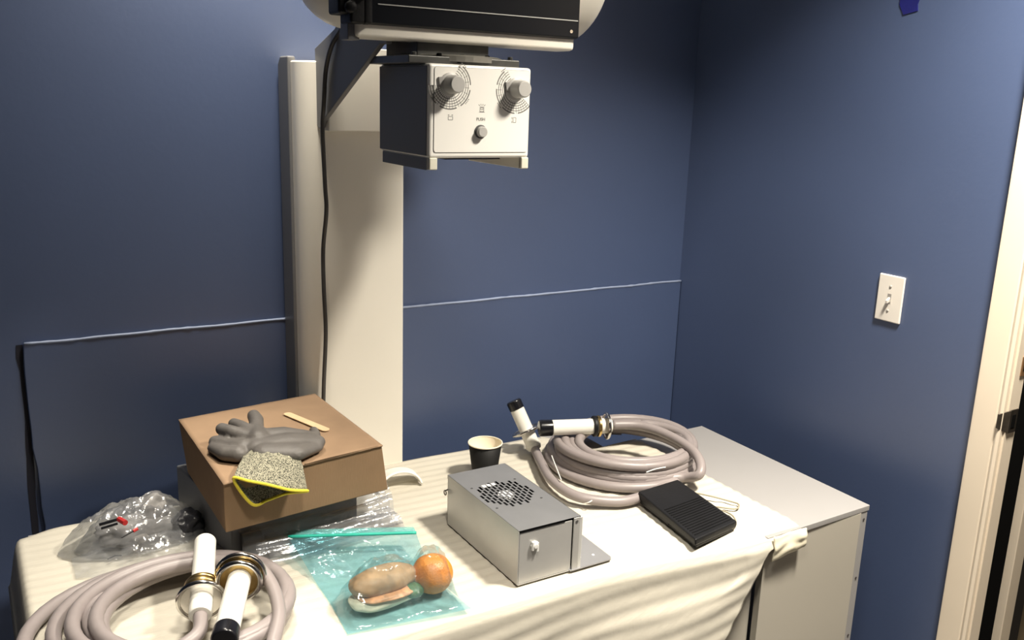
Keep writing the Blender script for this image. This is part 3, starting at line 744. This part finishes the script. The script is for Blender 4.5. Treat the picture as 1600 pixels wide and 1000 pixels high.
# ------------------------------------------------------------------ cable coils
def terminal(par, base, tip, r, rings, capcol=True, white_from=0, flange=None, top_cap=.018):
    """white ceramic plug from base to tip with a black cap at the tip"""
    base, tip = Vector(base), Vector(tip); d = (tip-base); L = d.length; d.normalize()
    if capcol:
        c_ = obj('cap', lathe(new(), [(r*.98, L-top_cap), (r*1.06, L-top_cap), (r*1.08, L-.004), (r*.95, L), (0, L)], base, d, 28), CAPB, par, smooth=False, bevel=.0015, label='black end cap')
        e = L-top_cap+.002
    else: e = L
    obj('plug', lathe(new(), [(r*.9, 0), (r, .004), (r, e-.004), (r*.9, e-.0005), (0, e)], base, d, 28), CERAM, par, bevel=.001, label='white plug')
    for (h, rr, ln, m) in rings:
        obj('lock_ring', lathe(new(), [(r*.9, h), (rr, h), (rr*1.03, h+ln*.3), (rr*1.03, h+ln*.7), (rr, h+ln), (r*.9, h+ln)], base, d, 36, caps=False), m, par, bevel=.001, label='metal lock ring')
    if flange:
        h, rr = flange; u, v = frame(d); c = base+d*h
        ring = [c+rr*(math.cos(2*PI*i/36)*u+math.sin(2*PI*i/36)*v) for i in range(36)]
        obj('flange', tube(new(), ring, .0042, 8, closed=True), CHROME, par, smooth=True, label='chrome flange ring')
        obj('flange_disc', lathe(new(), [(r*.9, h-.001), (rr, h-.001), (rr, h+.001), (r*.9, h+.001)], base, d, 36, caps=False), CHROME, par)
def coil(cx, cy, loops, r, z0):
    """loops: list of (dx, dy, rx, ry, z, tilt_amp, tilt_dir); one continuous run through all of them"""
    pts = []; n = len(loops); seg = 40
    for k in range(n*seg+1):
        t_ = k/seg; i = min(int(t_), n-1); j = min(i+1, n-1); f_ = t_-i
        f_ = f_*f_*(3-2*f_)
        A, Bq = loops[i], loops[j]; q = [lerp(A[m_], Bq[m_], f_) for m_ in range(7)]
        th = 2*PI*t_+.9
        x = cx+q[0]+q[2]*math.cos(th); y = cy+q[1]+q[3]*math.sin(th)
        z = z0+q[4]+q[5]*math.cos(th-q[6])
        pts.append(Vector((x, y, max(z, z0))))
    return pts
RC = .0118
# right coil
t = root('high_voltage_cable', 'coiled grey high-voltage cable with black-capped white plugs, by the bare cabinet end', 'cable', (1.38, 1.70, .777), 'grey high-voltage cable coils on the foam')
zc0 = .7775+RC
LR = [(0, -.005, .188, .200, .001, .002, 0), (-.006, .004, .178, .182, .011, .004, 1.2), (.010, -.004, .160, .170, .020, .006, 3.5), (-.012, -.012, .172, .158, .030, .006, .5), (.014, -.026, .150, .145, .038, .008, 2.2), (-.006, -.008, .168, .165, .046, .006, 5.0), (.004, -.018, .176, .150, .050, .006, 1.0), (.012, -.032, .150, .118, .054, .004, 2.0)]
body = coil(1.385, 1.700, LR, RC, zc0)
p1b = atz(835, 700, .795)
start = [p1b+Vector((-.006, .030, .004)), p1b+Vector((.004, -.010, -.003)), p1b+Vector((.012, -.05, -.004))]
obj('cable', tube(new(), body, RC, 14), CABLE, t, smooth=True)
# lead-out 1: drops from the standing plug into the coil
lead = spline([p1b, atz(845, 722, .800), atz(862, 750, .802), atz(900, 775, .800), atz(960, 784, .793), atz(1000, 777, .793), atz(1035, 762, .793), atz(1064, 746, .793), atz(1088, 722, .793)], 8)
obj('cable', tube(new(), lead, RC, 14), CABLE, t, smooth=True)
lead = spline([atz(958, 664, .868), atz(1000, 665, .868), atz(1040, 678, .862), atz(1078, 700, .855), atz(1094, 722, .84), atz(1092, 742, .82), atz(1068, 746, .803), atz(1030, 748, .800)], 8)
obj('cable', tube(new(), lead, RC, 14), CABLE, t, smooth=True)
p1t = aty(802, 626, 1.90)
d_ = (p1t-p1b).normalized()
terminal(t, p1b-d_*.004, p1t, .0185, [(.048, .030, .006, CHROME), (.006, .020, .012, CERAM)], True, 0, (.055, .036), .024)
p2b, p2t = atz(955, 665, .872), atz(842, 669, .872)
terminal(t, p2b, p2t, .0195, [(.030, .0265, .007, BRASS), (.040, .026, .009, BLKP)], True, 0, (.012, .031), .034)
# cable ties
def tie(par, c, R0, ax, tail):
    u, v = frame(Vector(ax)); c = Vector(c)
    ring = [c+R0*(math.cos(2*PI*i/24)*u*1.0+math.sin(2*PI*i/24)*v*1.3) for i in range(24)]
    obj('cable_tie', tube(new(), ring, .0014, 6, closed=True), ZIPW, par, smooth=True)
    obj('tie_tail', tube(new(), [c+R0*v, c+R0*v+Vector(tail)*.5, c+R0*v+Vector(tail)], .0012, 6), ZIPW, par)
obj('cable_tie', tube(new(), spline([atz(862, 712, .84), atz(869, 730, .83), atz(877, 750, .82)], 5), .0014, 6), ZIPW, t)
obj('cable_tie', tube(new(), spline([atz(1010, 738, .853), atz(1024, 733, .858), atz(1040, 730, .860)], 5), .0014, 6), ZIPW, t)
obj('cable_tie', tube(new(), spline([atz(932, 776, .800), atz(922, 784, .799), atz(912, 787, .790)], 5), .0014, 6), ZIPW, t)

# left coil
t = root('high_voltage_cable', 'coiled grey high-voltage cable in the near left corner, below the clear bag', 'cable', (.21, 1.49, .777), 'grey high-voltage cable coils on the foam')
LL = [(.0, -.010, .213, .192, .001, .002, 0), (.020, -.015, .192, .180, .010, .004, 1.0), (.048, -.025, .166, .168, .019, .005, 2.0), (.075, -.035, .140, .150, .028, .005, 5.2), (.035, -.035, .178, .158, .034, .005, .8), (.06, -.045, .155, .138, .038, .005, 2.4)]
body = coil(.215, 1.490, LL, RC, zc0)
obj('cable', tube(new(), body, .0125, 14), CABLE, t, smooth=True)
pAt, pAb = atz(321, 845, .872), atz(317, 925, .852)
pAe = atz(313, 962, .842)
lead = spline([pAe, atz(312, 985, .838), atz(295, 1003, .834), atz(262, 1022, .828), atz(220, 1040, .82)], 8)
obj('cable', tube(new(), lead, .0115, 14), CABLE, t, smooth=True)
terminal(t, pAe, pAt, .0190, [(.055, .031, .010, BRASS), (.068, .029, .008, BRASS)], False, 0, (.038, .037))
pBb, pBt = atz(377, 893, .870), atz(350, 1002, .862)
lead = spline([pBb, atz(400, 885, .862), atz(425, 915, .850), atz(436, 960, .835), atz(425, 1010, .82)], 8)
obj('cable', tube(new(), lead, .0115, 14), CABLE, t, smooth=True)
terminal(t, pBb, pBt, .0195, [(.014, .033, .010, BRASS)], True, 0, (.012, .040), .030)
u_, v_ = frame((pBt-pBb)); cc = pBb+(pBt-pBb).normalized()*.030
obj('collar_ring', tube(new(), [cc+.035*(math.cos(2*PI*i/36)*u_+math.sin(2*PI*i/36)*v_) for i in range(36)], .0045, 10, closed=True), CHROME, t, smooth=True)

# ------------------------------------------------------------------ clear plastic bag with parts inside
bg_ = root('clear_plastic_bag', 'crumpled clear plastic bag of small parts at the left end of the table', 'bag', (.24, 1.84, .777))
def facet(p, s, seed):
    d, _ = noise.voronoi(p*s+Vector((seed, seed, seed))); return d[0]-d[1]
def bagtop(seed, grow=1.0):
    def f(u, v):
        th = 2*PI*u; rr = v
        cxx, cyy = .238, 1.835
        base = 1+.14*noise.noise(Vector((math.cos(th)*1.5, math.sin(th)*1.5, seed)))+.10*math.cos(2*th-.4)
        x = cxx+.133*grow*rr*base*math.cos(th); y = cyy+.088*grow*rr*base*math.sin(th)
        hgt = .098*grow*(1-rr**2.6)
        p = Vector((x, y, 0))
        pk = .88+.25*noise.noise(Vector((x*14, y*14, seed)))
        z = .780+hgt*pk+.022*facet(Vector((p.x*.6+p.y*.5, p.y*1.2-p.x*.6, 0)), 24, seed)*(1-rr)**.5+.008*facet(Vector((p.x*1.3, p.y*.5, 0)), 55, seed+3)
        return Vector((x, y, max(z, .7795)))
    return f
bm = grid(new(), bagtop(1.7), 90, 40); obj('bag_film', bm, CLEAR, bg_, smooth=True, weld=True)
bm = grid(new(), bagtop(8.1, .82), 70, 30); obj('bag_film', bm, CLEAR, bg_, smooth=True, weld=True)
# loose skirt of film in front
def skirt(u, v):
    x = lerp(.115, .40, u); y = lerp(1.715, 1.80, v)-.03*math.sin(u*PI)+.01*noise.noise(Vector((u*4, v, 2)))
    return Vector((x, y, .7795+.006*abs(noise.noise(Vector((u*9, v*6, 1))))+.03*v*v*math.sin(u*PI)))
obj('bag_film', grid(new(), skirt, 40, 14), CLEAR, bg_, smooth=True)
def lump(name, c, s, m, seed, parent, amp=.25, label=None, cat=None):
    bm = new(); bmesh.ops.create_icosphere(bm, subdivisions=4, radius=1)
    for v in bm.verts:
        k = 1+amp*noise.noise(v.co*1.6+Vector((seed, 0, 0)))+amp*.4*noise.noise(v.co*5+Vector((0, seed, 0)))
        v.co = Vector(c)+Vector((v.co.x*s[0]*k, v.co.y*s[1]*k, v.co.z*s[2]*k))
    return obj(name, bm, m, parent, smooth=True, label=label, cat=cat)
for k, (c, s, m, sd) in enumerate([((.235, 1.83, .800), (.075, .05, .022), mat('bagged_foam', (.50, .47, .44), .7), 1), ((.275, 1.86, .825), (.035, .03, .026), mat('bagged_foam', (0, 0, 0)), 3)]):
    lump('foam_padding', c, s, m, sd, bg_, .3)
bm = new(); lump('dark_part', (.335, 1.80, .805), (.032, .028, .026), mat('dark_grey_part', (.03, .03, .035), .35), 6, bg_, .4)
wA = atz(155, 820, .845); wB = atz(186, 811, .850); wC = atz(196, 817, .850)
obj('black_lead', tube(new(), [wA, wB], .0032, 8), CAPB, bg_); obj('red_clip', tube(new(), [wB, wC], .0055, 8), RED, bg_)
wA2 = atz(158, 826, .843); wB2 = atz(184, 818, .848)
obj('black_lead', tube(new(), [wA2, wB2], .0026, 8), CAPB, bg_)
wD = atz(190, 840, .832); wE = atz(208, 830, .836); wF = atz(215, 826, .838)
obj('black_lead', tube(new(), [wD, wE], .0015, 8), CAPB, bg_); obj('red_clip', tube(new(), [wE, wF], .0035, 8), RED, bg_)
obj('black_lead', tube(new(), [atz(168, 874, .785), atz(180, 868, .786), atz(190, 868, .786)], .0012, 6), CAPB, bg_)

# ------------------------------------------------------------------ zip bag with orange and sandwich
zb = root('zip_bag', 'translucent blue zip bag with green seal holding an orange and a sandwich', 'bag', (.62, 1.5, .777))
org = Vector((.680, 1.362, .7785+.039))
cTL, cTR, cBR, cBL = atz(440, 827, .822), atz(646, 822, .822), atz(737, 950, .780), atz(543, 990, .780)
def hcont(x, y):
    h = 0
    for (cx, cy, rx, ry, hh, a) in ((.680, 1.362, .045, .045, .090, 0), (.588, 1.372, .074, .046, .084, .08)):
        dx, dy = x-cx, y-cy; X_ = dx*math.cos(a)+dy*math.sin(a); Y_ = -dx*math.sin(a)+dy*math.cos(a)
        q = (X_/rx)**2+(Y_/ry)**2
        h = max(h, hh*max(0, 1-.92*max(0, math.sqrt(q)-.52)))
    return h
def bagz(layer):
    def f(u, v):
        p = cTL.lerp(cTR, u).lerp(cBL.lerp(cBR, u), v)
        x, y = p.x, p.y
        pin = .010*math.sin(v*PI)*math.sin(2*PI*u)   # waist
        x += .012*math.sin(v*PI)*(1 if u < .5 else -1)*abs(2*u-1)
        ground = .7790
        edge = min(1, 11*min(u, 1-u))*min(1, 13*(1-v)); edge = math.sin(edge*PI/2)
        lift = (.822-.779)*(1-sstep(0, .55, v))
        if layer:
            z = ground+lift*.95+max(0, hcont(x, y))*edge*sstep(.05, .35, v)
            wri = .0060*facet(Vector(((x+.5*y)*1.3, (y-.7*x)*.45, 0)), 30, 3.3)+.003*facet(Vector((x, y*2, 0)), 40, 1.1)+.003*noise.noise(Vector((x*60, y*40, 1)))
            z += wri*(.4+.6*edge)*sstep(.08, .2, v)
            z += .012*math.exp(-((u-.38-.25*v)/.10)**2)*sstep(.1, .3, v)*(1-sstep(.45, .6, v))
            z = max(z, ground+.001)
        else:
            z = ground+lift*.88+.002*noise.noise(Vector((x*30, y*30, 5)))*edge
            z = max(z, ground)-.0004
        return Vector((x, y, z))
    return f
obj('bag_film', grid(new(), bagz(1), 90, 90), BLUET, zb, smooth=True)
obj('bag_film', grid(new(), bagz(0), 40, 40), BLUEF, zb, smooth=True)
ft = bagz(1)
bm = new(); tube(bm, [ft(i/30, .085)+Vector((0, 0, .001)) for i in range(31)], .0032, 8)
o = obj('zip_strip', bm, ZIPG, zb, smooth=True)
bm = grid(new(), lambda u, v: ft(u, v*.085)+Vector((0, 0, .0006)), 30, 4)
obj('bag_header', bm, plastic_film('green_header_film', (.62, .92, .90), .35, (.25, .62, .60), .3, .2), zb, smooth=True)
ob = lump('orange', org, (.038, .038, .037), ORNG, 2, None, .03, label='whole orange inside the blue zip bag', cat='orange')
sw = root('sandwich', 'wrapped bread roll sandwich inside the blue zip bag', 'sandwich', (.585, 1.365, .78))
def bun(c, s, m, seed, name, rot=.08):
    bm = new(); bmesh.ops.create_icosphere(bm, subdivisions=4, radius=1)
    for v in bm.verts:
        n_ = v.co.copy(); k = 1+.08*noise.noise(v.co*2+Vector((seed, 0, 0)))
        x = math.copysign(abs(n_.x)**.75, n_.x)*s[0]*k; y = n_.y*s[1]*k; z = n_.z*s[2]*k
        v.co = Vector(c)+Vector((x*math.cos(rot)-y*math.sin(rot), x*math.sin(rot)+y*math.cos(rot), z))
    return obj(name, bm, m, sw, smooth=True)
bun((.588, 1.374, .823), (.066, .034, .024), BUN, 1, 'top_crust')
bun((.586, 1.368, .797), (.066, .037, .017), BREAD, 4, 'bottom_bread')
bun((.592, 1.366, .809), (.062, .039, .007), mat('ham', (.60, .26, .12), .5, 0, .3, 60), 7, 'ham_filling')
bun((.634, 1.350, .803), (.020, .020, .013), LEAF, 9, 'lettuce')
